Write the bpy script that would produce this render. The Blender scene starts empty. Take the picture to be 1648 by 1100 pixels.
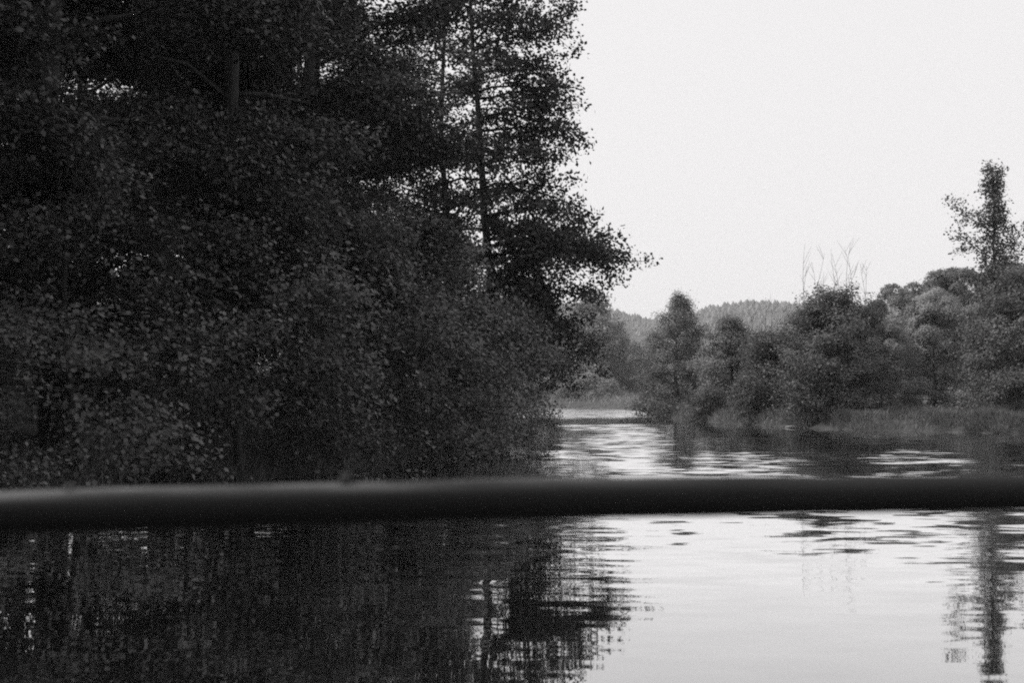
import bpy, math, random
import numpy as np
from mathutils import Vector

# ------------------------------------------------------------------ camera, sky, sun, exposure
S = bpy.context.scene
COL = S.collection
CAM_H = 1.3                       # eye height above the water, metres
cd = bpy.data.cameras.new("camera")
cd.sensor_width = 36.0
cd.lens = 50.0
cd.shift_y = 90.0 / 1648.0
cd.clip_start = 0.05
cd.clip_end = 9000.0
cd.dof.use_dof = True
cd.dof.focus_distance = 42.0
cd.dof.aperture_fstop = 4.0
cam = bpy.data.objects.new("camera", cd)
COL.objects.link(cam)
cam.location = (0, 0, CAM_H)
cam.rotation_euler = (math.radians(90), 0, 0)
S.camera = cam

SUN_ELEV, SUN_AZ = math.radians(48), math.radians(-78)   # azimuth from +Y towards +X
W = bpy.data.worlds.new("World")
S.world = W
W.use_nodes = True
wn, wl = W.node_tree.nodes, W.node_tree.links
wn.clear()
sky = wn.new("ShaderNodeTexSky")
sky.sky_type = 'NISHITA'
sky.sun_disc = False
sky.sun_elevation = SUN_ELEV
sky.sun_rotation = SUN_AZ
sky.air_density = 1.0
sky.dust_density = 6.0
sky.ozone_density = 1.0
bw = wn.new("ShaderNodeRGBToBW")
veil = wn.new("ShaderNodeMix"); veil.data_type = 'FLOAT'
veil.inputs[0].default_value = 0.86        # an even overcast veil over the sky
veil.inputs[3].default_value = 5.0
tint = wn.new("ShaderNodeMix"); tint.data_type = 'RGBA'; tint.blend_type = 'MULTIPLY'
tint.inputs[0].default_value = 1.0
tint.inputs[7].default_value = (1.0, 0.985, 0.992, 1)
bg = wn.new("ShaderNodeBackground"); bg.inputs[1].default_value = 0.13
wo = wn.new("ShaderNodeOutputWorld")
wl.new(sky.outputs[0], bw.inputs[0])
wl.new(bw.outputs[0], veil.inputs[2])
wl.new(veil.outputs[0], tint.inputs[6])
wl.new(tint.outputs[2], bg.inputs[0])
wl.new(bg.outputs[0], wo.inputs[0])

sd_ = bpy.data.lights.new("sun", 'SUN')
sd_.energy = 3.0
sd_.angle = math.radians(10)
sd_.color = (1.0, 0.985, 0.97)
sun = bpy.data.objects.new("sun", sd_)
COL.objects.link(sun)
dirv = Vector((math.sin(SUN_AZ) * math.cos(SUN_ELEV), math.cos(SUN_AZ) * math.cos(SUN_ELEV), math.sin(SUN_ELEV)))
sun.rotation_euler = dirv.to_track_quat('Z', 'Y').to_euler()
sun.location = dirv * 60

S.view_settings.view_transform = 'Standard'
S.view_settings.look = 'None'
S.view_settings.exposure = 0.55
S.view_settings.gamma = 1.0
S.view_settings.use_curve_mapping = False
S.render.engine = 'CYCLES'
S.cycles.max_bounces = 5
S.cycles.diffuse_bounces = 2
S.cycles.glossy_bounces = 3
S.cycles.transmission_bounces = 3
S.cycles.volume_bounces = 1
S.cycles.use_denoising = False
S.cycles.filter_width = 2.0

# ------------------------------------------------------------------ helpers
def tag(o, label=None, cat=None, group=None, kind=None):
    if label: o["label"] = label
    if cat: o["category"] = cat
    if group: o["group"] = group
    if kind: o["kind"] = kind
    return o

def mesh_np(name, verts, faces_flat, nper, mat=None, smooth=False):
    """verts (n,3), faces_flat (m*nper)"""
    me = bpy.data.meshes.new(name)
    verts = np.asarray(verts, np.float32); faces_flat = np.asarray(faces_flat, np.int32).ravel()
    nf = len(faces_flat) // nper
    me.vertices.add(len(verts)); me.vertices.foreach_set("co", verts.ravel())
    me.loops.add(len(faces_flat)); me.loops.foreach_set("vertex_index", faces_flat)
    me.polygons.add(nf)
    me.polygons.foreach_set("loop_start", np.arange(0, nf * nper, nper, dtype=np.int32))
    if smooth:
        me.polygons.foreach_set("use_smooth", np.ones(nf, bool))
    me.update(calc_edges=True)
    if mat: me.materials.append(mat)
    return me

def link(name, me, parent=None, loc=None):
    o = bpy.data.objects.new(name, me)
    COL.objects.link(o)
    if parent: o.parent = parent
    if loc is not None: o.location = loc
    return o

def empty(name, loc=(0, 0, 0)):
    o = bpy.data.objects.new(name, None)
    o.empty_display_size = 0.3
    COL.objects.link(o); o.location = loc
    return o

def tube(pts, rad, sides=6, caps=True):
    """one closed tapered tube along a polyline -> (verts, quads)"""
    pts = np.asarray(pts, float); rad = np.asarray(rad, float)
    n = len(pts)
    tan = np.gradient(pts, axis=0); tan /= np.linalg.norm(tan, axis=1)[:, None] + 1e-9
    ref = np.array([0, 0, 1.0]) if abs(tan[0, 2]) < 0.9 else np.array([1.0, 0, 0])
    u = np.cross(tan, ref); u /= np.linalg.norm(u, axis=1)[:, None] + 1e-9
    v = np.cross(tan, u)
    a = np.linspace(0, 2 * np.pi, sides, endpoint=False)
    V = pts[:, None, :] + rad[:, None, None] * (u[:, None, :] * np.cos(a)[None, :, None] + v[:, None, :] * np.sin(a)[None, :, None])
    V = V.reshape(-1, 3)
    i = np.arange(n - 1)[:, None] * sides; j = np.arange(sides)[None, :]; k = (j + 1) % sides
    F = np.stack([i + j, i + k, i + k + sides, i + j + sides], -1).reshape(-1, 4)
    if caps:
        V = np.vstack([V, pts[:1], pts[-1:]])
        c0, c1 = len(V) - 2, len(V) - 1
        jj = np.arange(0, sides, 2)
        top = (n - 1) * sides
        F0 = np.stack([np.full(len(jj), c0), (jj + 2) % sides, (jj + 1) % sides, jj], -1)
        F1 = np.stack([np.full(len(jj), c1), top + jj, top + (jj + 1) % sides, top + (jj + 2) % sides], -1)
        F = np.vstack([F, F0, F1])
    return V, F

def merge(parts):
    Vs, Fs, o = [], [], 0
    for V, F in parts:
        Vs.append(V); Fs.append(F + o); o += len(V)
    return np.vstack(Vs), np.vstack(Fs)

def nrm(a):
    return a / (np.linalg.norm(a, axis=-1, keepdims=True) + 1e-9)

# ------------------------------------------------------------------ materials (black-and-white world: neutral greys)
def new_mat(name):
    m = bpy.data.materials.new(name); m.use_nodes = True
    nt = m.node_tree; nt.nodes.clear()
    out = nt.nodes.new("ShaderNodeOutputMaterial")
    return m, nt.nodes, nt.links, out

def leaf_mat(name, lo, hi, transl=0.25, rough=0.55, clump=0.5, spec=0.3):
    m, n, l, out = new_mat(name)
    geo = n.new("ShaderNodeNewGeometry")
    tc = n.new("ShaderNodeTexCoord")
    no = n.new("ShaderNodeTexNoise"); no.inputs["Scale"].default_value = clump; no.inputs["Detail"].default_value = 2
    l.new(tc.outputs["Object"], no.inputs["Vector"])
    ad = n.new("ShaderNodeMath"); ad.operation = 'MULTIPLY_ADD'
    l.new(geo.outputs["Random Per Island"], ad.inputs[0]); ad.inputs[1].default_value = 0.4
    sc = n.new("ShaderNodeMath"); sc.operation = 'MULTIPLY_ADD'; sc.inputs[1].default_value = 2.0; sc.inputs[2].default_value = -0.7
    l.new(no.outputs["Fac"], sc.inputs[0]); l.new(sc.outputs[0], ad.inputs[2])
    mr = n.new("ShaderNodeMapRange"); l.new(ad.outputs[0], mr.inputs[0])
    mr.inputs[3].default_value = lo; mr.inputs[4].default_value = hi
    p = n.new("ShaderNodeBsdfPrincipled")
    p.inputs["Roughness"].default_value = rough
    p.inputs["Specular IOR Level"].default_value = spec
    l.new(mr.outputs[0], p.inputs["Base Color"])
    t = n.new("ShaderNodeBsdfTranslucent"); l.new(mr.outputs[0], t.inputs["Color"])
    mx = n.new("ShaderNodeMixShader"); mx.inputs[0].default_value = transl
    l.new(p.outputs[0], mx.inputs[1]); l.new(t.outputs[0], mx.inputs[2])
    l.new(mx.outputs[0], out.inputs[0])
    return m

def rough_mat(name, lo, hi, scale=6.0, stretch=(1, 1, 1), bump=0.4, rough=0.9, spec=0.2, detail=6):
    m, n, l, out = new_mat(name)
    tc = n.new("ShaderNodeTexCoord")
    mp = n.new("ShaderNodeMapping"); mp.inputs["Scale"].default_value = stretch
    l.new(tc.outputs["Object"], mp.inputs[0])
    no = n.new("ShaderNodeTexNoise"); no.inputs["Scale"].default_value = scale; no.inputs["Detail"].default_value = detail
    no.inputs["Roughness"].default_value = 0.65
    l.new(mp.outputs[0], no.inputs["Vector"])
    mr = n.new("ShaderNodeMapRange"); l.new(no.outputs["Fac"], mr.inputs[0])
    mr.inputs[1].default_value = 0.3; mr.inputs[2].default_value = 0.7
    mr.inputs[3].default_value = lo; mr.inputs[4].default_value = hi
    p = n.new("ShaderNodeBsdfPrincipled"); p.inputs["Roughness"].default_value = rough
    p.inputs["Specular IOR Level"].default_value = spec
    l.new(mr.outputs[0], p.inputs["Base Color"])
    b = n.new("ShaderNodeBump"); b.inputs["Strength"].default_value = bump; b.inputs["Distance"].default_value = 0.03
    l.new(no.outputs["Fac"], b.inputs["Height"]); l.new(b.outputs[0], p.inputs["Normal"])
    l.new(p.outputs[0], out.inputs[0])
    return m

M = {}
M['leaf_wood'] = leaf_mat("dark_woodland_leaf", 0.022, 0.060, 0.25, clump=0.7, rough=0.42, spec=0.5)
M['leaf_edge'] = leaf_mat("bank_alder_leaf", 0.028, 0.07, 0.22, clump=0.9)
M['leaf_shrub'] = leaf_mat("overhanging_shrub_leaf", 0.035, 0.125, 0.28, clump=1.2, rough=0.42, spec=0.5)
M['leaf_lit'] = leaf_mat("lit_shrub_leaf", 0.06, 0.21, 0.28, clump=1.2, rough=0.42, spec=0.5)  # paler copy of the shrub leaf, with light painted into its colour
M['leaf_mid'] = leaf_mat("right_bank_leaf", 0.08, 0.19, 0.28, clump=1.0)
M['leaf_willow'] = leaf_mat("willow_leaf", 0.17, 0.30, 0.3, clump=1.0)
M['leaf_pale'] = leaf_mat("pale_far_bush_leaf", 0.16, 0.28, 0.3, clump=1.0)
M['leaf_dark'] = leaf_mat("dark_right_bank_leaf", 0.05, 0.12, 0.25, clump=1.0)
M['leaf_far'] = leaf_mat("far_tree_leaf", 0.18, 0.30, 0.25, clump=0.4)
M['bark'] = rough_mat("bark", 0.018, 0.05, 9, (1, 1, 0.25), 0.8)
M['drift'] = rough_mat("bleached_driftwood", 0.14, 0.28, 9, (1, 1, 1), 0.4)
M['twig'] = rough_mat("bare_twig", 0.05, 0.10, 9, (1, 1, 0.25), 0.3)
M['ground'] = rough_mat("bank_soil_and_grass", 0.025, 0.07, 0.9, bump=0.6)
M['grass'] = leaf_mat("bank_grass_blade", 0.05, 0.19, 0.3, clump=0.8)
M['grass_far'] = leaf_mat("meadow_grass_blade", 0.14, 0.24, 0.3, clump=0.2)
M['forest'] = leaf_mat("hill_forest", 0.05, 0.08, 0.0, clump=0.01)
M['hill'] = rough_mat("hill_ground", 0.05, 0.08, 0.02, bump=0.0)

# ------------------------------------------------------------------ the river's outline and the terrain
RIVER = np.array([(-9, -7), (-9.5, 4), (-7.4, 13), (-5.4, 18), (-3.6, 24), (-2.3, 32), (-0.9, 41), (0.15, 48), (-0.3, 52),
                  (-2.5, 60), (-6, 71), (-12, 86), (-26, 98), (-130, 112), (-130, 192), (-34, 180), (2, 170), (9.5, 158), (12.2, 146),
                  (11.4, 122), (9.9, 96), (10.2, 79), (11.4, 66), (12.4, 59.5), (14.0, 56), (16.2, 53), (18.2, 50.3), (24, 45), (32, 34), (60, 22), (60, -14), (30, -11), (10, -8)], float)

def river_sd(P):
    """signed distance to the river outline: > 0 on land"""
    A = RIVER; B = np.roll(RIVER, -1, 0)
    best = np.full(len(P), 1e9); inside = np.zeros(len(P), bool)
    for a, b in zip(A, B):
        ab = b - a; t = np.clip(((P - a) @ ab) / (ab @ ab), 0, 1)
        d = np.linalg.norm(P - (a + t[:, None] * ab), axis=1)
        best = np.minimum(best, d)
        c = ((a[1] > P[:, 1]) != (b[1] > P[:, 1]))
        with np.errstate(divide='ignore', invalid='ignore'):
            xi = (b[0] - a[0]) * (P[:, 1] - a[1]) / (b[1] - a[1] + 1e-12) + a[0]
        inside ^= c & (P[:, 0] < xi)
    return np.where(inside, -best, best)

def sstep(x, a, b):
    t = np.clip((x - a) / (b - a), 0, 1)
    return t * t * (3 - 2 * t)

def wob(x, y, s, seed=0):
    r = np.random.RandomState(seed); o = np.zeros_like(x)
    for k in range(5):
        a = r.rand() * 6.28; f = s * (0.6 + 1.2 * r.rand()); p = r.rand() * 6.28
        o += np.sin((x * np.cos(a) + y * np.sin(a)) * f + p)
    return o / 5

RIDGE_PX = np.array([-3000, 300, 800, 985, 1050, 1095, 1140, 1190, 1245, 1330, 1420, 1600, 2200, 4000], float)
RIDGE_PY = np.array([480, 475, 490, 512, 528, 526, 511, 503, 503, 505, 505, 500, 480, 480], float)
def hill_h(x, y):
    px = 824 + x / np.maximum(y, 300) * 2289
    top = (640 - np.interp(px, RIDGE_PX, RIDGE_PY)) / 2289 * 1500
    rise = sstep(y, 520, 1500)
    return top * rise * (1 + 0.04 * wob(x, y, 0.02, 3)) 

def ground_h(x, y):
    x = np.asarray(x, float); y = np.asarray(y, float)
    s = river_sd(np.stack([x.ravel(), y.ravel()], 1)).reshape(x.shape)
    land = 0.55 * sstep(s, -0.25, 0.55) + 0.35 * sstep(s, 0.5, 4)
    bed = -1.4 * sstep(-s, 0.1, 4) - 0.12
    z = np.where(s > -0.25, -0.12 + land, bed)
    left = (x < 6) & (y < 118)
    z += np.where(left & (s > 0), 7.0 * sstep(s, 2, 26), 0)
    z += np.where((~left) & (s > 0), 1.8 * sstep(s, 8, 45), 0)
    z += np.where(s > 0.2, 0.10 * wob(x, y, 1.3, 1) + 0.12 * wob(x, y, 0.35, 2), 0) * sstep(s, 0.2, 2)
    z += np.where(y > 400, hill_h(x, y), 0)
    return z

def axis(lo, hi, fine, c0, c1, g=1.13):
    a = list(np.arange(c0, c1, fine)); st = fine
    while a[-1] < hi: st *= g; a.append(a[-1] + st)
    st = fine
    while a[0] > lo: st *= g; a.insert(0, a[0] - st)
    return np.array(a)

gx = axis(-2600, 2600, 0.75, -20, 34); gy = axis(-900, 3200, 0.9, -12, 182)
X, Y = np.meshgrid(gx, gy)
Z = ground_h(X, Y)
nx, ny = len(gx), len(gy)
ii = (np.arange(ny - 1)[:, None] * nx + np.arange(nx - 1)[None, :]).ravel()
gf = np.stack([ii, ii + 1, ii + nx + 1, ii + nx], 1)
ground = link("ground", mesh_np("ground", np.stack([X.ravel(), Y.ravel(), Z.ravel()], 1), gf, 4, M['ground'], True))
tag(ground, "river banks and fields rolling out to the hills", kind='structure')

# water
def water_mat():
    m, n, l, out = new_mat("river_water")
    tc = n.new("ShaderNodeTexCoord")
    sep = n.new("ShaderNodeSeparateXYZ"); l.new(tc.outputs["Object"], sep.inputs[0])
    def noise(sx, sy, detail=1.5, off=0.0):
        mp = n.new("ShaderNodeMapping"); mp.inputs["Scale"].default_value = (sx, sy, 1); mp.inputs["Location"].default_value = (off, off * 0.7, 0)
        l.new(tc.outputs["Object"], mp.inputs[0])
        no = n.new("ShaderNodeTexNoise"); no.inputs["Scale"].default_value = 1; no.inputs["Detail"].default_value = detail
        no.inputs["Roughness"].default_value = 0.5
        l.new(mp.outputs[0], no.inputs["Vector"])
        return no
    def math_(op, a, b=None, c=None):
        k = n.new("ShaderNodeMath"); k.operation = op
        for i, v in enumerate((a, b, c)):
            if v is None: continue
            if isinstance(v, (int, float)): k.inputs[i].default_value = v
            else: l.new(v, k.inputs[i])
        return k.outputs[0]
    # wind: how hard the breeze ruffles each stretch of the river
    at = n.new("ShaderNodeAttribute"); at.attribute_name = "wind"
    patch = noise(0.30, 0.22, 2, 9.7)
    pm = n.new("ShaderNodeMapRange"); l.new(patch.outputs["Fac"], pm.inputs[0])
    pm.inputs[1].default_value = 0.35; pm.inputs[2].default_value = 0.62; pm.inputs[3].default_value = 0.45; pm.inputs[4].default_value = 1.1
    amp = math_('MULTIPLY', at.outputs["Fac"], pm.outputs[0])
    # slopes of small and larger ripples
    n1 = noise(2.0, 5.0, 1.5, 0.0); n2 = noise(1.3, 1.5, 1.5, 5.0)
    big = math_('MINIMUM', amp, 1.0)
    def slope(chan, a1, a2, bias):
        s1 = n.new("ShaderNodeSeparateXYZ"); l.new(n1.outputs["Color"], s1.inputs[0])
        s2 = n.new("ShaderNodeSeparateXYZ"); l.new(n2.outputs["Color"], s2.inputs[0])
        u = math_('MULTIPLY', math_('SUBTRACT', s1.outputs[chan], 0.5), a1)
        v = math_('MULTIPLY', math_('SUBTRACT', s2.outputs[chan], 0.5), a2)
        return math_('MULTIPLY', math_('SUBTRACT', math_('MULTIPLY_ADD', v, big, u), bias), amp)
    cx = n.new("ShaderNodeCombineXYZ")
    l.new(slope(0, 0.10, 0.20, 0.0), cx.inputs[0]); l.new(slope(1, 0.34, 0.55, 0.055), cx.inputs[1]); cx.inputs[2].default_value = 1.0
    nv = n.new("ShaderNodeVectorMath"); nv.operation = 'NORMALIZE'; l.new(cx.outputs[0], nv.inputs[0])
    body = n.new("ShaderNodeBsdfDiffuse"); body.inputs["Color"].default_value = (0.012, 0.012, 0.012, 1)
    gl = n.new("ShaderNodeBsdfGlossy"); gl.inputs["Color"].default_value = (0.96, 0.96, 0.96, 1)
    fr = n.new("ShaderNodeFresnel"); fr.inputs["IOR"].default_value = 1.6
    fac = n.new("ShaderNodeMath"); fac.operation = 'MULTIPLY'; fac.use_clamp = True; fac.inputs[1].default_value = 1.9
    l.new(fr.outputs[0], fac.inputs[0])
    l.new(math_('MULTIPLY_ADD', amp, 0.07, 0.012), gl.inputs["Roughness"])
    for k in (gl, fr): l.new(nv.outputs[0], k.inputs["Normal"])
    mx = n.new("ShaderNodeMixShader"); l.new(fac.outputs[0], mx.inputs[0])
    l.new(body.outputs[0], mx.inputs[1]); l.new(gl.outputs[0], mx.inputs[2])
    l.new(mx.outputs[0], out.inputs[0])
    return m
wx = axis(-180, 120, 1.0, -20, 40, 1.3); wy = axis(-30, 230, 1.0, -8, 182, 1.3)
X, Y = np.meshgrid(wx, wy); nx = len(wx)
ii = (np.arange(len(wy) - 1)[:, None] * nx + np.arange(nx - 1)[None, :]).ravel()
me = mesh_np("river", np.stack([X.ravel(), Y.ravel(), 0 * X.ravel()], 1), np.stack([ii, ii + 1, ii + nx + 1, ii + nx], 1), 4, water_mat(), True)
x_, y_ = X.ravel(), Y.ravel()
yw = y_ + 3.0 * wob(x_, y_, 0.35, 31) + 2.0 * wob(x_, y_, 0.9, 32)
wind = np.interp(yw, [0, 7.5, 10, 13, 18, 23, 27, 33, 60, 69, 74, 84, 92, 100, 200], [0.08, 0.09, 0.20, 0.42, 0.65, 0.75, 0.62, 0.38, 0.26, 0.16, 0.08, 0.10, 1.2, 2.2, 2.2])
# a breeze runs down the open middle of the river, and one gust lies off the grassy bank
xc = np.interp(y_, [0, 30, 45, 60, 75], [1.0, 2.2, 3.4, 4.6, 6.0]); hw = np.interp(y_, [20, 30, 60, 75], [1.2, 1.5, 2.6, 3.5])
lane = np.exp(-((x_ - xc + 0.8 * wob(x_, y_, 0.5, 34)) / hw) ** 4) * sstep(y_, 20, 27) * (1 - sstep(yw, 66, 72))
gust = np.exp(-((x_ - 8.8 - 0.06 * (y_ - 31)) / 2.6) ** 2 - ((yw - 30) / 8.0) ** 2)
wind = np.maximum(wind, np.maximum(0.95 * lane, 0.8 * gust))
shore = -river_sd(np.stack([x_, y_], 1))
lee = 0.15 + 0.85 * sstep(shore + 0.8 * wob(x_, y_, 0.8, 33), 1.0, 4.5)
wind *= np.where(y_ > 92, 1.0, lee)
at_ = me.attributes.new("wind", 'FLOAT', 'POINT'); at_.data.foreach_set("value", wind.astype(np.float32))
river = link("river", me)
tag(river, "rippled river water mirroring sky and trees", kind='structure')

# ------------------------------------------------------------------ trees
def build_leaves(centres, dirs, per, sigma, size, rs, flat=0.6, aspect=0.72, out_from=None, droop=0.3, outw=0.45, nr=0.75):
    n = len(centres) * per
    C = np.repeat(centres, per, 0)
    P = C + rs.normal(size=(n, 3)) * sigma * np.array([1, 1, 0.7])
    N = rs.normal(size=(n, 3)) * nr + np.array([0, 0, flat])
    if out_from is not None:
        o = P - out_from; o[:, 2] *= 0.3
        N += nrm(o) * outw
    N = nrm(N)
    T = rs.normal(size=(n, 3)) + np.repeat(dirs, per, 0) * 0.7 + np.array([0, 0, -droop])
    T = nrm(T - N * (T * N).sum(1, keepdims=True))
    B = np.cross(N, T)
    L = size * (0.65 + 0.7 * rs.rand(n, 1)); Wd = L * aspect * 0.5
    curl = N * L * (rs.rand(n, 1) - 0.35) * 0.3
    v0 = P; v1 = P + T * L * 0.45 + B * Wd + curl * 0.5; v2 = P + T * L - curl; v3 = P + T * L * 0.45 - B * Wd + curl * 0.5
    V = np.stack([v0, v1, v2, v3], 1).reshape(-1, 3)
    return V, np.arange(n * 4)

def make_tree(name, seed, H, base, rmax, prof, n_limbs, n_leaves, leaf, mat, r0=0.14, lean=(0, 0), per=14, sigma=0.2,
              extra=(), sub=4.5, up=(0.15, 1.0), flat=0.6, multi=None, bark=None, limb_r=0.3, min_sub=4, wobble=0.35, inner=0.2, aspect=0.72, zcut=None, droop=0.12, norm=True, subl=0.42, zvar=0.4, outw=0.45, nr=0.75, lobes=None):
    """a tree standing at the origin: Empty > trunk, limb..., crown. prof(t) gives crown radius share at height share t."""
    rs = np.random.RandomState(seed)
    bark = bark or M['bark']
    root = empty(name)
    T = 11; t = np.linspace(0, 1, T)
    trunk = np.stack([lean[0] * t ** 1.4 * H, lean[1] * t ** 1.4 * H, t * H * 0.97], 1)
    w = np.cumsum(rs.normal(size=(T, 2)), 0) * wobble * 0.12; w -= w[0]
    trunk[:, :2] += w
    rad = r0 * (1 - t) ** 0.85 + 0.012; rad[0] *= 1.35
    trunk[0, 2] = -0.45
    made = [("trunk",) + tube(trunk, rad, 8)]
    def tp(tt):
        return np.array([np.interp(tt, t, trunk[:, k]) for k in range(3)])
    specs = []
    for i in range(n_limbs):
        tt = base + (0.97 - base) * ((i + rs.rand()) / n_limbs) ** 0.9
        az = i * 2.39996 + rs.normal() * 0.35
        ln = rmax * prof((tt - base) / (1 - base)) * (0.72 + 0.5 * rs.rand())
        rise = up[0] + (up[1] - up[0]) * (tt - base) / (1 - base) + rs.normal() * 0.12
        specs.append((tt, az, max(ln, 0.35), rise))
    for (z, az, ln, rise) in extra:
        specs.append((z / H, az, ln, rise))
    cl, cdir, tips = [], [], []
    for tt, az, ln, rise in specs:
        p0 = tp(min(tt, 0.985)); d = np.array([math.cos(az), math.sin(az), rise]); d /= np.linalg.norm(d)
        s = np.linspace(0, 1, 6)
        sag = -droop * ln * s ** 2
        pts = p0 + d * (s * ln)[:, None]; pts[:, 2] += sag
        pts[1:] += np.cumsum(rs.normal(size=(5, 3)), 0) * ln * 0.025
        lr = max(0.012, r0 * limb_r * (1 - 0.6 * tt) * min(1, ln / rmax + 0.3))
        parts = [tube(pts, lr * (1 - s) ** 0.8 + 0.006, 6)]
        nsub = max(min_sub, int(ln * sub))
        for j in range(nsub):
            ss = inner + (1 - inner) * (j + rs.rand()) / nsub
            q0 = np.array([np.interp(ss, s, pts[:, k]) for k in range(3)])
            sgn = 1 if j % 2 else -1
            a2 = az + sgn * (0.45 + 0.75 * rs.rand())
            sl = ln * subl * (1.05 - 0.55 * ss) * (0.6 + 0.8 * rs.rand()) + 0.25
            d2 = np.array([math.cos(a2), math.sin(a2), rise * 0.6 + rs.normal() * zvar]); d2 /= np.linalg.norm(d2)
            qs = np.linspace(0, 1, 4)
            q = q0 + d2 * (qs * sl)[:, None]; q[:, 2] -= 0.12 * sl * qs ** 2
            if zcut is not None: q[:, 2] = np.maximum(q[:, 2], zcut)
            parts.append(tube(q, lr * 0.35 * (1 - qs) + 0.004, 4))
            m = max(2, int(sl * 3.2))
            for u in np.linspace(0.3, 1.0, m):
                c = np.array([np.interp(u, qs, q[:, k]) for k in range(3)])
                cl.append(c); cdir.append(d2)
        for u in (0.55, 0.7, 0.85, 1.0):
            cl.append(np.array([np.interp(u, s, pts[:, k]) for k in range(3)])); cdir.append(d)
        tips.append(p0 + (pts[-1] - p0) * 0.85)
        V, F = merge(parts)
        made.append(("limb", V, F))
    for u in np.linspace(0.9, 1.0, 4):
        cl.append(tp(u)); cdir.append(np.array([0, 0, 1.0]))
    cl = np.array(cl); cdir = np.array(cdir)
    n_lobe = int(n_leaves * 0.75) if lobes else 0
    need = max(1, (n_leaves - n_lobe) // per)
    idx = rs.permutation(len(cl)) if need <= len(cl) else None
    if idx is not None:
        idx = idx[:need]
        c, dd = cl[idx], cdir[idx]
    else:
        idx = rs.randint(0, len(cl), need); c, dd = cl[idx] + rs.normal(size=(need, 3)) * sigma * 0.7, cdir[idx]
    axis_pt = tp(0.5)
    V, F = build_leaves(c, dd, per, sigma, leaf, rs, flat, aspect, np.array([axis_pt[0], axis_pt[1], H * 0.45]), 0.3, outw, nr)
    if lobes:                      # rounded leafy heads at the ends of the limbs
        tips = np.array(tips); nt = len(tips); k4 = n_lobe // 4
        li = rs.randint(0, nt, k4); lr_ = lobes * (0.65 + 0.7 * rs.rand(nt))
        u = nrm(rs.normal(size=(k4, 3))); u[:, 2] = np.where(u[:, 2] < -0.3, -u[:, 2], u[:, 2])
        sh = lr_[li][:, None] * (0.8 + 0.25 * rs.rand(k4, 1))
        pc = tips[li] + u * sh * np.array([1, 1, 0.85])
        V2, F2 = build_leaves(pc, u, 4, 0.05, leaf, rs, flat * 0.5, aspect, np.repeat(tips[li], 4, 0), 0.2, 1.4, nr)
        V = np.vstack([V, V2]); F = np.arange(len(V))
    if zcut is not None:
        low = V[:, 2].reshape(-1, 4).min(1)
        V.reshape(-1, 4, 3)[low < zcut, :, 2] += (zcut - low[low < zcut])[:, None] * 1.0
    f = H / np.percentile(V[:, 2], 99.7) if norm else 1.0
    V[:, 2] *= f
    for nm, v, fc in made:
        v[:, 2] *= f
        link(nm, mesh_np(name + "_" + nm, v, fc, 4, bark, True), root)
    cr = link("crown", mesh_np(name + "_crown", V, F, 4, mat), root)
    cr["kind"] = "stuff"
    return root

def place(root, x, y, rz=0.0, s=1.0, sz=None, z=None, label=None, cat=None, group=None, copy=True, name=None):
    if copy:
        r = root.copy(); COL.objects.link(r)
        if name: r.name = name
        for ch in root.children:
            c = ch.copy(); COL.objects.link(c); c.parent = r
            for g in ch.children:
                h = g.copy(); COL.objects.link(h); h.parent = c
    else:
        r = root
    r.location = (x, y, float(ground_h(np.array([x]), np.array([y]))[0]) if z is None else z)
    r.rotation_euler = (0, 0, rz)
    r.scale = (s, s, sz or s)
    tag(r, label, cat, group)
    return r

class Kind:
    """first placing moves the prototype, later ones copy it"""
    def __init__(self, root): self.root, self.used = root, False
    def put(self, *a, **k):
        k['copy'] = self.used; self.used = True
        return place(self.root, *a, **k)

egg = lambda t: (math.sin(math.pi * min(1, (0.12 + 0.88 * t)) ** 0.75) ** 0.7 if t < 1 else 0.1)
full = lambda t: max(0.15, (1 - t ** 2.2)) * (0.75 + 0.25 * min(1, t * 4))
cone = lambda t: max(0.1, 1.05 - t) ** 0.8
dome = lambda t: max(0.12, math.sqrt(max(0, 1 - t ** 2)))
taper = lambda t: 0.16 + 0.84 * (1 - t) ** 1.15 * (0.75 + 0.45 * abs(math.sin(13 * t)))
column = lambda t: 1.0 - 0.5 * t
spire = lambda t: max(0.15, 1 - 0.85 * t)

# --- the dark wood on the left bank
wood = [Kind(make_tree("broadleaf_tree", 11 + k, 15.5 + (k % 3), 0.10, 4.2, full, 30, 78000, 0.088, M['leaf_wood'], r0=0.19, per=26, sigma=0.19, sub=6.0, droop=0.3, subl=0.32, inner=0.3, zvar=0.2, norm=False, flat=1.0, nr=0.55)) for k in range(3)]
GW = "tall broadleaf trees of the dark wood on the left bank"
front = [(-8.2, 16.0, 0.9, "nearest dark broadleaf tree, its crown filling the far left edge"),
         (-6.6, 20.5, 0.95, "dark leafy tree rising behind the long pale stretch of the wooden rail, left"),
         (-5.2, 25.5, 0.98, "dense dark tree standing behind the lit overhanging shrub at left centre"),
         (-4.3, 30.5, 1.0, "dark full-crowned tree left of the two thin silhouetted trunks"),
         (-5.0, 36.0, 0.95, "leafy tree at the wood's right side, next to the sky gaps")]
for k, (x, y, s, lb) in enumerate(front):
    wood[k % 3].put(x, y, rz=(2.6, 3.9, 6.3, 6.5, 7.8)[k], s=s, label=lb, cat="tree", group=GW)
back = [(-10.0, 22), (-9.2, 28), (-8.2, 34), (-7.6, 40.5), (-7.2, 47), (-14, 27), (-12.6, 34), (-12.5, 42), (-11.5, 51), (-16.5, 36), (-16, 46), (-12.2, 17.5), (-15, 59)]
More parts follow.
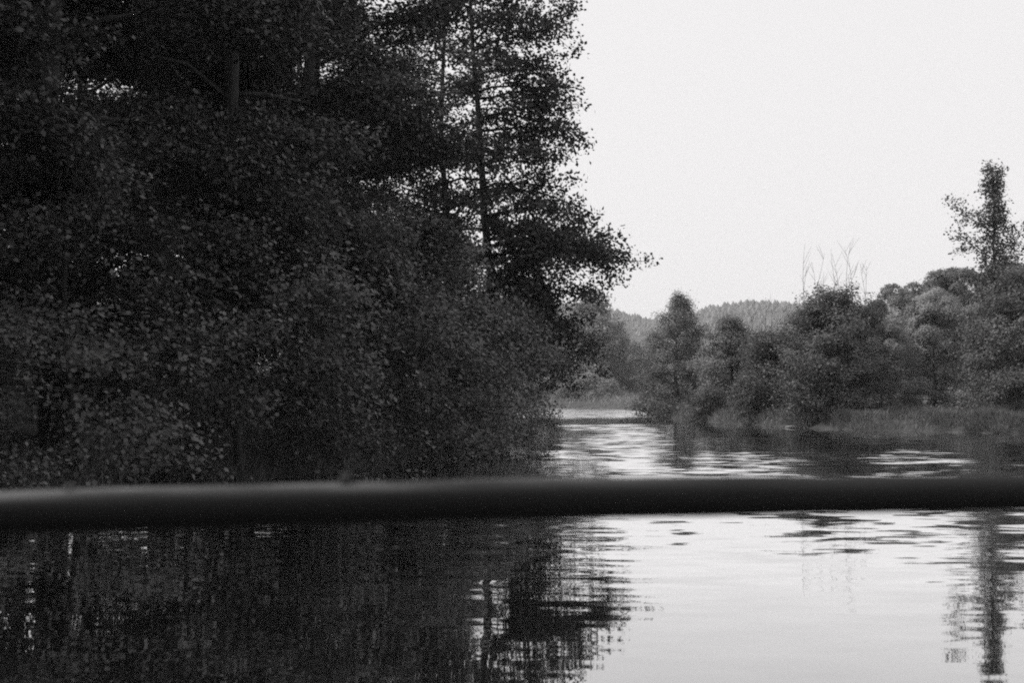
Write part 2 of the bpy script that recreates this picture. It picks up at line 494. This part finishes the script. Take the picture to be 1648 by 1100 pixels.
for k, (x, y) in enumerate(back):
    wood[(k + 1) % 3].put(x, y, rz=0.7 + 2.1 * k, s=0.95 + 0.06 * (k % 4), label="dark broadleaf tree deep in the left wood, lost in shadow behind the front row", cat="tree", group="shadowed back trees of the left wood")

near = [(-11.0, 9.5), (-12.0, 2.5), (-11.0, -5.5), (-4.5, -11.5), (3.0, -12.5), (10.5, -13.5)]  # unseen trees added beside and behind the viewer to shade the foreground
for k, (x, y) in enumerate(near):
    wood[(k + 2) % 3].put(x, y, rz=0.4 + 1.7 * k, s=0.95 + 0.05 * (k % 3), label="dark broadleaf tree added outside the picture to shade the rail, beside and behind it", cat="tree", group="trees added on the near bank to shade the foreground")

# --- the two thin-trunked alders at the wood's edge, against the sky
e1 = make_tree("alder_tree", 41, 17.0, 0.16, 2.7, column, 28, 50000, 0.115, M['leaf_edge'], r0=0.15, per=22, sigma=0.17, sub=4.2, norm=False, zvar=0.6, wobble=1.2, subl=0.36, up=(0.0, 1.0), droop=0.22, inner=0.08, limb_r=0.4,
               extra=[(5.9, 0.0, 4.0, 0.12), (6.1, 0.06, 3.75, 0.13), (5.5, 0.1, 3.6, 0.14), (5.6, -0.3, 3.3, 0.12), (4.6, 0.1, 3.0, 0.05), (7.6, 0.05, 2.9, 0.1), (9.4, 0.0, 2.9, 0.2), (10.6, 0.1, 2.6, 0.3), (3.9, 0.0, 2.9, -0.1), (12, 0.1, 2.4, 0.3), (2.9, 0.1, 2.4, -0.05), (2.5, -0.4, 2.2, 0.0), (2.0, 0.2, 1.9, -0.05), (3.3, -0.3, 2.7, 0.0), (4.2, 0.5, 2.3, 0.1), (5.0, -0.7, 2.4, 0.2), (6.2, 0.3, 2.4, 0.25), (6.8, -0.4, 2.5, 0.2), (8.3, -0.3, 2.5, 0.3), (8.8, 0.5, 2.2, 0.1), (3.0, -0.9, 2.2, 0.1), (4.4, 2.9, 2.0, 0.2), (5.6, 2.4, 2.0, 0.2), (6.4, 3.5, 2.0, 0.1), (10.4, -0.2, 2.8, 0.25), (11.2, 0.2, 2.9, 0.3), (11.9, -0.3, 2.9, 0.35), (12.6, 0.25, 2.9, 0.35), (13.4, -0.1, 2.7, 0.4), (9.8, 0.3, 2.9, 0.15)])
place(e1, -0.75, 43.0, copy=False, label="alder at the wood's edge with a leafy branch reaching right over the river", cat="tree", group="alders silhouetted at the wood's edge")
e2 = make_tree("alder_tree", 47, 16.0, 0.25, 2.3, column, 24, 18000, 0.115, M['leaf_edge'], r0=0.14, per=18, sigma=0.17, sub=4.0, norm=False, zvar=0.6, wobble=0.8, up=(0.1, 0.9), droop=0.15)
place(e2, -1.9, 45.0, copy=False, label="thin alder whose bare dark trunk shows against sky gaps, left of its neighbour", cat="tree", group="alders silhouetted at the wood's edge")

# --- shrubs hanging over the water along the left bank
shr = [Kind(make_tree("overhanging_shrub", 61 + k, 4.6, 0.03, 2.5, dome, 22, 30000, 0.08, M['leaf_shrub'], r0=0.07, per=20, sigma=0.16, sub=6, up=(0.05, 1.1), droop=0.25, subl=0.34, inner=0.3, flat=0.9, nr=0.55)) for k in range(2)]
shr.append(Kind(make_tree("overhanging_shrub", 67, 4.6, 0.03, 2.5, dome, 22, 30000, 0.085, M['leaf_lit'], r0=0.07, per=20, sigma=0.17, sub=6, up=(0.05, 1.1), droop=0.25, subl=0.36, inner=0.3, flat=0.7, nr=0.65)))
GS = "shrubs hanging over the water along the left bank"
sl = [(-6.9, 15.2, 0.75, "low leafy shrub at the far left edge just above the rail"),
      (-5.6, 18.5, 0.95, "dark shrub drooping to the water above the rail's pale left end"),
      (-4.1, 21.6, 1.0, "lit shrub hanging lowest over the water, left of the rail's small knot"),
      (-3.6, 26.5, 1.05, "leafy shrub hanging over the water just right of the lowest one"),
      (-2.7, 31.0, 1.1, "shrub with drooping leaves at the dark water's edge, mid wood"),
      (-2.0, 35.5, 1.2, "tall leafy shrub with pale lit leaves below the alder trunks"),
      (-2.6, 39.5, 1.12, "broad shrub with pale lit leaves below the reaching alder branch"),
      (-0.75, 46.6, 0.66, "last shrub of the left bank, beside the open bright water"),
      (-0.3, 44.3, 0.58, "small low shrub dipping into the water under the reaching alder branch")]
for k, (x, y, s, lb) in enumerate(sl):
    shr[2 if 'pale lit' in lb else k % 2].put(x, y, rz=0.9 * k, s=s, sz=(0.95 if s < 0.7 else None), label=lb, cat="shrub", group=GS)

# --- right bank
t1 = make_tree("riverside_tree", 81, 7.4, 0.04, 2.5, full, 50, 42000, 0.10, M['leaf_mid'], r0=0.13, per=12, sigma=0.16, sub=5, up=(-0.12, 1.1), min_sub=5, zvar=0.7, subl=0.34, outw=0.9, nr=0.5, wobble=0.8)
place(t1, 10.4, 90, copy=False, label="pointed tree nearest the bright open water on the right bank", cat="tree")
t2 = make_tree("riverside_tree", 87, 5.3, 0.05, 2.2, full, 50, 34000, 0.10, M['leaf_mid'], r0=0.10, per=12, sigma=0.16, sub=5, up=(-0.1, 0.9), min_sub=5, zvar=0.6, subl=0.36, outw=0.9, nr=0.5, wobble=0.4)
place(t2, 12.3, 80, copy=False, label="smaller loose tree right of the pointed tree, on the right bank", cat="tree")

def bare_shoots(parent, seed, n, x0, x1, z0, z1, mat):
    rs = np.random.RandomState(seed)
    for i in range(n):
        xa = x0 + (x1 - x0) * (i + rs.rand()) / n
        h = (z1 - z0) * (0.45 + 0.55 * rs.rand()); lx = (xa - 0.5 * (x0 + x1)) * 0.12 + rs.normal() * 0.10; bx = rs.normal() * 0.16
        s = np.linspace(0, 1, 6)
        pts = np.stack([xa + lx * h * s + bx * h * s ** 2.5 + 0.05 * np.sin(s * 7 + i), rs.normal() * 0.4 + 0 * s, z0 - 1.5 + (h + 1.5) * s], 1)
        parts = [tube(pts, 0.010 * (1 - s) + 0.004, 5)]
        for j in range(4):
            u = 0.45 + 0.5 * rs.rand(); q0 = np.array([np.interp(u, s, pts[:, k]) for k in range(3)])
            d = np.array([rs.choice((-1, 1)) * (0.3 + 0.35 * rs.rand()), rs.normal() * 0.2, 1.0]); d /= np.linalg.norm(d)
            q = q0 + d * (np.linspace(0, 1, 3) * h * 0.35)[:, None]
            parts.append(tube(q, np.array([0.006, 0.005, 0.003]), 4))
        V, F = merge(parts)
        link("bare_shoot", mesh_np("bare_shoot", V, F, 4, mat, True), parent)

w2 = make_tree("willow_thicket", 91, 5.55, 0.04, 3.0, dome, 46, 44000, 0.10, M['leaf_dark'], r0=0.12, per=14, sigma=0.17, sub=5.5, up=(0.25, 1.8), wobble=0.6, outw=0.9, nr=0.5, zvar=0.6)
bare_shoots(w2, 5, 12, -1.3, 1.6, 5.1, 7.6, M['twig'])
place(w2, 13.7, 61.0, copy=False, label="dense dark willow thicket with bare shoots above, middle of the right bank", cat="willow")
w1 = make_tree("willow_thicket", 92, 4.0, 0.03, 2.2, dome, 40, 28000, 0.10, M['leaf_dark'], r0=0.10, per=12, sigma=0.16, sub=5, up=(0.7, 2.0), wobble=0.3)
bare_shoots(w1, 6, 8, -1.2, 0.9, 3.6, 5.8, M['twig'])
place(w1, 12.3, 67, copy=False, label="fan-shaped willow with slanting stems left of the dense thicket", cat="willow")

bushes = [Kind(make_tree("round_bush", 101 + k, 5.0, 0.03, 2.2, dome, 40, 58000, 0.075, M['leaf_willow'], r0=0.09, per=16, sigma=0.16, sub=6, up=(0.0, 1.2), outw=1.1, subl=0.30, nr=0.4, lobes=0.5)) for k in range(2)]
GB = "pale rounded bushes behind the grassy right bank"
for k, (x, y, s, sz, lb) in enumerate([
        (19.3, 65, 1.0, 1.08, "largest pale rounded bush behind the grassy bank, below the wooded rise"),
        (16.6, 64, 0.62, 0.80, "narrow pale bush just right of the dark willow thicket"),
        (17.9, 67, 0.8, 0.86, "middle pale bush between the narrow and the largest one"),
        (21.8, 66, 0.85, 1.0, "pale bush at the right, in front of the tall sparse aspen")]):
    bushes[k % 2].put(x, y, rz=1.1 * k, s=s, sz=sz, label=lb, cat="bush", group=GB)

low = Kind(make_tree("low_bank_shrub", 161, 2.2, 0.02, 1.5, dome, 26, 14000, 0.10, M['leaf_dark'], r0=0.05, per=12, sigma=0.14, sub=6, up=(-0.15, 1.0), droop=0.3))
GL = "low shrubs at the water under the right-bank trees"
for k, (x, y, s, lb) in enumerate([(10.6, 76.5, 0.75, "low shrub at the water below the smaller loose tree"),
                                   (11.6, 67.5, 0.9, "low shrub at the water under the fan-shaped willow"),
                                   (13.0, 60.2, 1.05, "low dark shrub drooping to the water under the dense thicket"),
                                   (10.0, 94, 1.1, "low shrub at the pointed tree's foot, by the bright water")]):
    low.put(x, y, rz=1.9 * k, s=s, label=lb, cat="shrub", group=GL)

mass = [Kind(make_tree("rounded_tree", 111 + k, 8.2, 0.05, 3.6, dome, 40, 62000, 0.10, M['leaf_mid'], r0=0.16, per=16, sigma=0.2, sub=5.5, up=(0.1, 1.2), outw=1.0, subl=0.30, nr=0.4, lobes=0.7)) for k in range(2)]
GM = "rounded trees massed behind the right bank"
for k, (x, y, s, lb) in enumerate([
        (22.6, 82, 0.84, "rounded tree left in the mass rising behind the pale bushes"),
        (26.2, 84, 0.97, "rounded tree at the crest of the mass behind the pale bushes"),
        (29.6, 86, 1.0, "rounded tree of the mass right behind the sparse aspen's trunk"),
        (18.9, 77, 0.60, "small rounded tree in the notch right of the willow thicket"),
        (18.0, 87, 0.70, "rounded tree just behind the willow thicket's bare shoots")]):
    mass[k % 2].put(x, y, rz=0.8 * k, s=s, label=lb, cat="tree", group=GM)

dk = Kind(make_tree("dark_bank_tree", 121, 6.0, 0.02, 2.6, dome, 44, 40000, 0.10, M['leaf_dark'], r0=0.12, per=16, sigma=0.18, sub=6, up=(-0.1, 1.1), outw=0.8, nr=0.55))
for k, (x, y, s, lb) in enumerate([(19.6, 54.5, 0.92, "dark low tree drooping to the water at the right edge"),
                                   (21.0, 58, 1.0, "dark tree under the sparse aspen, behind the one at the water")]):
    dk.put(x, y, rz=2.0 * k, s=s, label=lb, cat="tree", group="dark trees at the right edge")
asp = make_tree("aspen_tree", 131, 10.2, 0.22, 2.0, taper, 36, 9500, 0.11, M['leaf_dark'], r0=0.11, per=8, sigma=0.13, sub=4.0, up=(1.1, 2.6), zvar=0.7, norm=True, wobble=0.6, droop=0.0,
                extra=[(7.4, 3.0, 1.9, 0.9), (6.4, 3.3, 2.0, 0.8), (6.6, 0.1, 1.8, 0.9)])
place(asp, 19.9, 58.5, copy=False, label="tall sparse aspen standing above all else on the right bank", cat="tree", group="aspens at the right edge")
asp2 = make_tree("aspen_tree", 133, 9.2, 0.2, 2.0, taper, 32, 8500, 0.11, M['leaf_dark'], r0=0.10, per=10, sigma=0.13, sub=4.0, up=(1.1, 2.6), zvar=0.7, wobble=0.6, droop=0.0)
place(asp2, 21.4, 57.5, copy=False, label="second sparse aspen, cut off by the picture's right edge", cat="tree", group="aspens at the right edge")

# --- far bank
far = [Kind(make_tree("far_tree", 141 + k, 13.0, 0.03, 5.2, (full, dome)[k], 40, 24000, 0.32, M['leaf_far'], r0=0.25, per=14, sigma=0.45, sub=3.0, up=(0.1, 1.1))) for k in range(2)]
GF = "trees beyond the river's bend"
for k, (x, y, s, lb) in enumerate([(11.2, 196, 1.08, "tallest grey tree beyond the river's bend, beside the left wood"),
                                   (15.8, 202, 0.60, "grey tree beyond the bend sloping down towards the hill gap"),
                                   (4.0, 200, 1.0, "grey tree beyond the bend half hidden by the left bank's leaves"),
                                   (15.5, 206, 0.58, "low grey tree beyond the bend behind the pointed tree's left side"),
                                   (20.5, 204, 0.62, "grey tree beyond the bend hidden behind the pointed tree"),
                                   (-6.0, 204, 1.0, "grey tree beyond the bend behind the left wood's edge")]):
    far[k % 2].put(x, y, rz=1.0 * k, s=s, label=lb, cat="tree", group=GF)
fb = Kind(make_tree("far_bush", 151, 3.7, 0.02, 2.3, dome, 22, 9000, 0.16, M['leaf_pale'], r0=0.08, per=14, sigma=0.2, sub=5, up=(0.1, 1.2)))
for k, (x, y, s, lb) in enumerate([(9.2, 174, 1.0, "pale round bush at the head of the river, beyond the bright water"),
                                   (12.2, 182, 0.75, "smaller pale bush right of the round one beyond the bright water"),
                                   (6.3, 174, 0.62, "dark small bush left of the pale round one beyond the water")]):
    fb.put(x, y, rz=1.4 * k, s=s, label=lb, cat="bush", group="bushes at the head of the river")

# ------------------------------------------------------------------ grass on the banks
def grass(name, pts, h, w, mat, seed, label, lean=0.5):
    rs = np.random.RandomState(seed); n = len(pts)
    B = np.stack([pts[:, 0], pts[:, 1], ground_h(pts[:, 0], pts[:, 1]) - 0.03], 1)
    hh = h * (0.5 + 0.8 * rs.rand(n, 1)) * (1 + 0.55 * wob(B[:, 0], B[:, 1], 2.6, seed))[:, None]; a = rs.rand(n) * 6.283
    side = np.stack([np.cos(a), np.sin(a), 0 * a], 1) * w
    ln = np.stack([rs.normal(size=n) * lean, rs.normal(size=n) * lean, np.ones(n)], 1) * hh
    tip = B + ln; tip[:, 2] -= hh[:, 0] * 0.25 * rs.rand(n)
    mid = B + ln * 0.55; mid[:, 2] += hh[:, 0] * 0.06
    V = np.stack([B - side, B + side, mid + side * 0.7, tip], 1)
    V = np.stack([B - side, mid + side * 0.8, tip, mid - side * 0.8], 1).reshape(-1, 3)
    o = link(name, mesh_np(name, V, np.arange(4 * n), 4, mat))
    tag(o, label, "grass", kind='stuff')

def scatter(n, x0, x1, y0, y1, s0, s1, seed, clump=None):
    rs = np.random.RandomState(seed)
    P = np.stack([x0 + (x1 - x0) * rs.rand(n * 4), y0 + (y1 - y0) * rs.rand(n * 4)], 1)
    s = river_sd(P); P = P[(s > s0) & (s < s1)]
    if clump:
        k = wob(P[:, 0], P[:, 1], clump, seed) + 0.25 * rs.normal(size=len(P))
        P = P[k > -0.25]
    return P[:n]
grass("bank_grass", np.vstack([scatter(80000, 13.2, 32, 44, 58.5, -0.2, 3.2, 7, 0.9), scatter(16000, 9, 16, 57, 110, -0.2, 1.5, 17, 1.6)]), 0.40, 0.016, M['grass'], 8, "tall rough grass along the right bank")
grass("bank_grass", scatter(12000, -12, 3, 14, 56, -0.3, 2.0, 9, 1.6), 0.45, 0.014, M['grass'], 10, "rough grass under the shrubs of the left bank")
grass("meadow_grass", scatter(26000, -30, 60, 120, 240, 0.0, 60, 12), 0.7, 0.05, M['grass_far'], 13, "pale meadow grass beyond the river's bend")

# ------------------------------------------------------------------ forest on the far hills
rs = np.random.RandomState(21)
n = 16000
fx = -500 + 1600 * rs.rand(n); fy = 620 + 1000 * rs.rand(n) ** 0.8
fx = np.concatenate([fx, -500 + 1600 * rs.rand(4000)]); fy = np.concatenate([fy, 1440 + 90 * rs.rand(4000)])
n = len(fx)
fz = ground_h(fx, fy)
hh = 2.4 + 4.6 * rs.rand(n) ** 2; rr = hh * (0.26 + 0.3 * rs.rand(n))
K = 6
ang = np.linspace(0, 2 * np.pi, K, endpoint=False)[None, :] + rs.rand(n, 1) * 6
def ring(r, z):
    j = r[:, None] * (0.75 + 0.5 * rs.rand(n, K))
    return np.stack([fx[:, None] + j * np.cos(ang), fy[:, None] + j * np.sin(ang), np.repeat(z[:, None], K, 1)], -1)
R0 = ring(rr, fz + hh * 0.1); R1 = ring(rr * 0.72, fz + hh * 0.52); TP = np.stack([fx + rs.normal(size=n) * 0.3, fy, fz + hh], 1)[:, None, :]
V = np.concatenate([R0, R1, TP], 1).reshape(-1, 3); st = 2 * K + 1
k = np.arange(K); k2 = (k + 1) % K
f1 = np.concatenate([np.stack([k, k2, K + k2], 1), np.stack([k, K + k2, K + k], 1), np.stack([K + k, K + k2, np.full(K, 2 * K)], 1)], 0)
F = (np.arange(n)[:, None, None] * st + f1[None]).reshape(-1)
o = link("hill_forest", mesh_np("hill_forest", V, F, 3, M['forest'], True))
tag(o, "hazy wooded hills on the horizon", "forest", kind='stuff')

# ------------------------------------------------------------------ the wooden rail across the foreground
def rail_mat():
    m, n_, l, out = new_mat("weathered_rail_lit_top")
    tc = n_.new("ShaderNodeTexCoord")
    mp = n_.new("ShaderNodeMapping"); mp.inputs["Scale"].default_value = (2.5, 14, 14); l.new(tc.outputs["Object"], mp.inputs[0])
    no = n_.new("ShaderNodeTexNoise"); no.inputs["Scale"].default_value = 2.0; no.inputs["Detail"].default_value = 6; l.new(mp.outputs[0], no.inputs[0])
    # sky highlight painted along the pole's top, fading out towards the right-hand length
    sp = n_.new("ShaderNodeSeparateXYZ"); l.new(tc.outputs["Object"], sp.inputs[0])
    mr = n_.new("ShaderNodeMapRange"); l.new(sp.outputs[0], mr.inputs[0])
    mr.inputs[1].default_value = -0.15; mr.inputs[2].default_value = 0.30; mr.inputs[3].default_value = 0.0; mr.inputs[4].default_value = 1.0
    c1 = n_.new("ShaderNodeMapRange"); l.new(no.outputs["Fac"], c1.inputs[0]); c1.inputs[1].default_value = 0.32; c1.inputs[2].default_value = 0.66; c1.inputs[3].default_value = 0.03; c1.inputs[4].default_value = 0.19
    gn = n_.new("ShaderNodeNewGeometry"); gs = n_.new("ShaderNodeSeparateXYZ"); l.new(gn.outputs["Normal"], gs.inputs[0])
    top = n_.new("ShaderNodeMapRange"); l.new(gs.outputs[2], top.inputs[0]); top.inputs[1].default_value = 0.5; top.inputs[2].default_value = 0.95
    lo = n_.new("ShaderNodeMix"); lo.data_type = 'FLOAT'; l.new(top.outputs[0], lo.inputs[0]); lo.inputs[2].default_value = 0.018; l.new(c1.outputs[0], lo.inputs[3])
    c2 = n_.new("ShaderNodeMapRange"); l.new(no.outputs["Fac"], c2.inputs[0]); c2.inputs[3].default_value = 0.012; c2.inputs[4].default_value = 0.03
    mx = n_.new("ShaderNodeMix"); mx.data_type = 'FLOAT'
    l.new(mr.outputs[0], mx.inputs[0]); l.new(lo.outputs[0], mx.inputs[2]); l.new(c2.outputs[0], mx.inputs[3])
    p = n_.new("ShaderNodeBsdfPrincipled"); p.inputs["Roughness"].default_value = 0.75; p.inputs["Specular IOR Level"].default_value = 0.15
    l.new(mx.outputs[0], p.inputs["Base Color"])
    b = n_.new("ShaderNodeBump"); b.inputs["Strength"].default_value = 0.5; b.inputs["Distance"].default_value = 0.004
    l.new(no.outputs["Fac"], b.inputs["Height"]); l.new(b.outputs[0], p.inputs["Normal"])
    l.new(p.outputs[0], out.inputs[0])
    return m
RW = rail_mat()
RY = 2.0
railing = empty("wooden_railing", (0, RY, 0))
tag(railing, "dark out-of-focus wooden pole rail crossing the whole foreground above the water", "railing")
xs = np.linspace(-1.75, 1.75, 60)
rz = np.interp(xs, [-1.75, -0.72, 0.0, 0.72, 1.75], [1.100, 1.138, 1.157, 1.1655, 1.172])
rr = np.interp(xs, [-1.75, -0.72, 0.0, 0.72, 1.75], [0.0335, 0.0305, 0.029, 0.0255, 0.024]) * (1 + 0.02 * np.sin(xs * 9) + 0.015 * np.sin(xs * 23 + 1))
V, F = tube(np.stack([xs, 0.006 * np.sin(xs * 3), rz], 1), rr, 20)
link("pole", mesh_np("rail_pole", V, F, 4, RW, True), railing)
for x, h in ((-0.235, 0.014), (-0.62, 0.006)):
    z = float(np.interp(x, xs, rz)); r = float(np.interp(x, xs, rr))
    V, F = tube([(x, -0.004, z + r - 0.012), (x + 0.002, -0.006, z + r + 0.001), (x + 0.004, -0.008, z + r + h)], [0.014, 0.010, 0.006], 8)
    kb = link("twig_stub", mesh_np("twig_stub", V, F, 4, M['bark'], True), railing)
for x in (-1.55, 1.55):
    z = float(np.interp(x, xs, rz))
    V, F = tube([(x, 0.075, -1.2), (x + 0.01, 0.075, 0.2), (x - 0.005, 0.072, z - 0.1), (x, 0.075, z + 0.10)], [0.062, 0.058, 0.055, 0.052], 12)
    link("post", mesh_np("rail_post", V, F, 4, M['bark'], True), railing)

# a pale drift log caught at the foot of the thicket
V, F = tube([(0, 0, 0), (0.25, 0.03, 0.03), (0.55, 0.02, 0.02), (0.85, 0.08, 0.05)], [0.06, 0.055, 0.05, 0.03], 8)
dl = link("drift_log", mesh_np("drift_log", V, F, 4, M['drift'], True), None, (11.55, 60.0, 0.03))
tag(dl, "small pale drift log floating at the foot of the dark willow thicket", "log")

# unseen jetty added to carry the rail and block light off the water: planks on two bearers, below and behind the picture's lower edge
jetty = empty("jetty", (0, 0, 0))
tag(jetty, "low plank jetty added to carry the wooden rail and block light off the water, below the picture's lower edge", "jetty")
pv_ = np.array([(-1.7, -0.075, 0), (1.7, -0.075, 0), (1.7, 0.075, 0), (-1.7, 0.075, 0), (-1.7, -0.075, 0.04), (1.7, -0.075, 0.04), (1.7, 0.075, 0.04), (-1.7, 0.075, 0.04)])
BOXF = np.array([(0, 3, 2, 1), (4, 5, 6, 7), (0, 1, 5, 4), (1, 2, 6, 5), (2, 3, 7, 6), (3, 0, 4, 7)])
pm_ = mesh_np("plank", pv_, BOXF, 4, M['bark'])
rs = np.random.RandomState(3)
for i in range(58):
    q = link("plank", pm_, jetty, (rs.normal() * 0.02, 1.93 - i * 0.163, 0.24 + rs.normal() * 0.002))
    q.rotation_euler = (0, 0, rs.normal() * 0.006)
for x in (-1.2, 1.2):
    bv = np.array([(x + a, y, z) for z in (0.08, 0.232) for a, y in ((-0.06, -7.6), (0.06, -7.6), (0.06, 1.9), (-0.06, 1.9))])
    link("bearer", mesh_np("bearer", bv, BOXF, 4, M['bark']), jetty)
    for y in (1.6, -1.6, -4.8):
        V, F = tube([(x * 1.14, y, -2.0), (x * 1.14, y, 0.232)], [0.07, 0.07], 10)
        link("pile", mesh_np("pile", V, F, 4, M['bark'], True), jetty)

# ------------------------------------------------------------------ haze
hz, n_, l, out = new_mat("thin_haze")
pv = n_.new("ShaderNodeVolumePrincipled")
pv.inputs["Color"].default_value = (0.95, 0.95, 0.95, 1)
pv.inputs["Density"].default_value = 0.00022
l.new(pv.outputs[0], out.inputs["Volume"])
x0, x1, y0, y1, z0, z1 = -2700, 2700, -1000, 3300, -3.0, 190.0
gz = [v.co.z for v in ground.data.vertices]
z1 = max(gz) + 25
z0 = min(gz) - 1.0
x0, x1 = gx[0] - 5, gx[-1] + 5; y0, y1 = gy[0] - 5, gy[-1] + 5
V = np.array([(x0, y0, z0), (x1, y0, z0), (x1, y1, z0), (x0, y1, z0), (x0, y0, z1), (x1, y0, z1), (x1, y1, z1), (x0, y1, z1)])
F = np.array([(0, 3, 2, 1), (4, 5, 6, 7), (0, 1, 5, 4), (1, 2, 6, 5), (2, 3, 7, 6), (3, 0, 4, 7)])
o = link("haze", mesh_np("haze", V, F, 4, hz))
tag(o, "thin pale haze over the valley", "haze", kind='stuff')
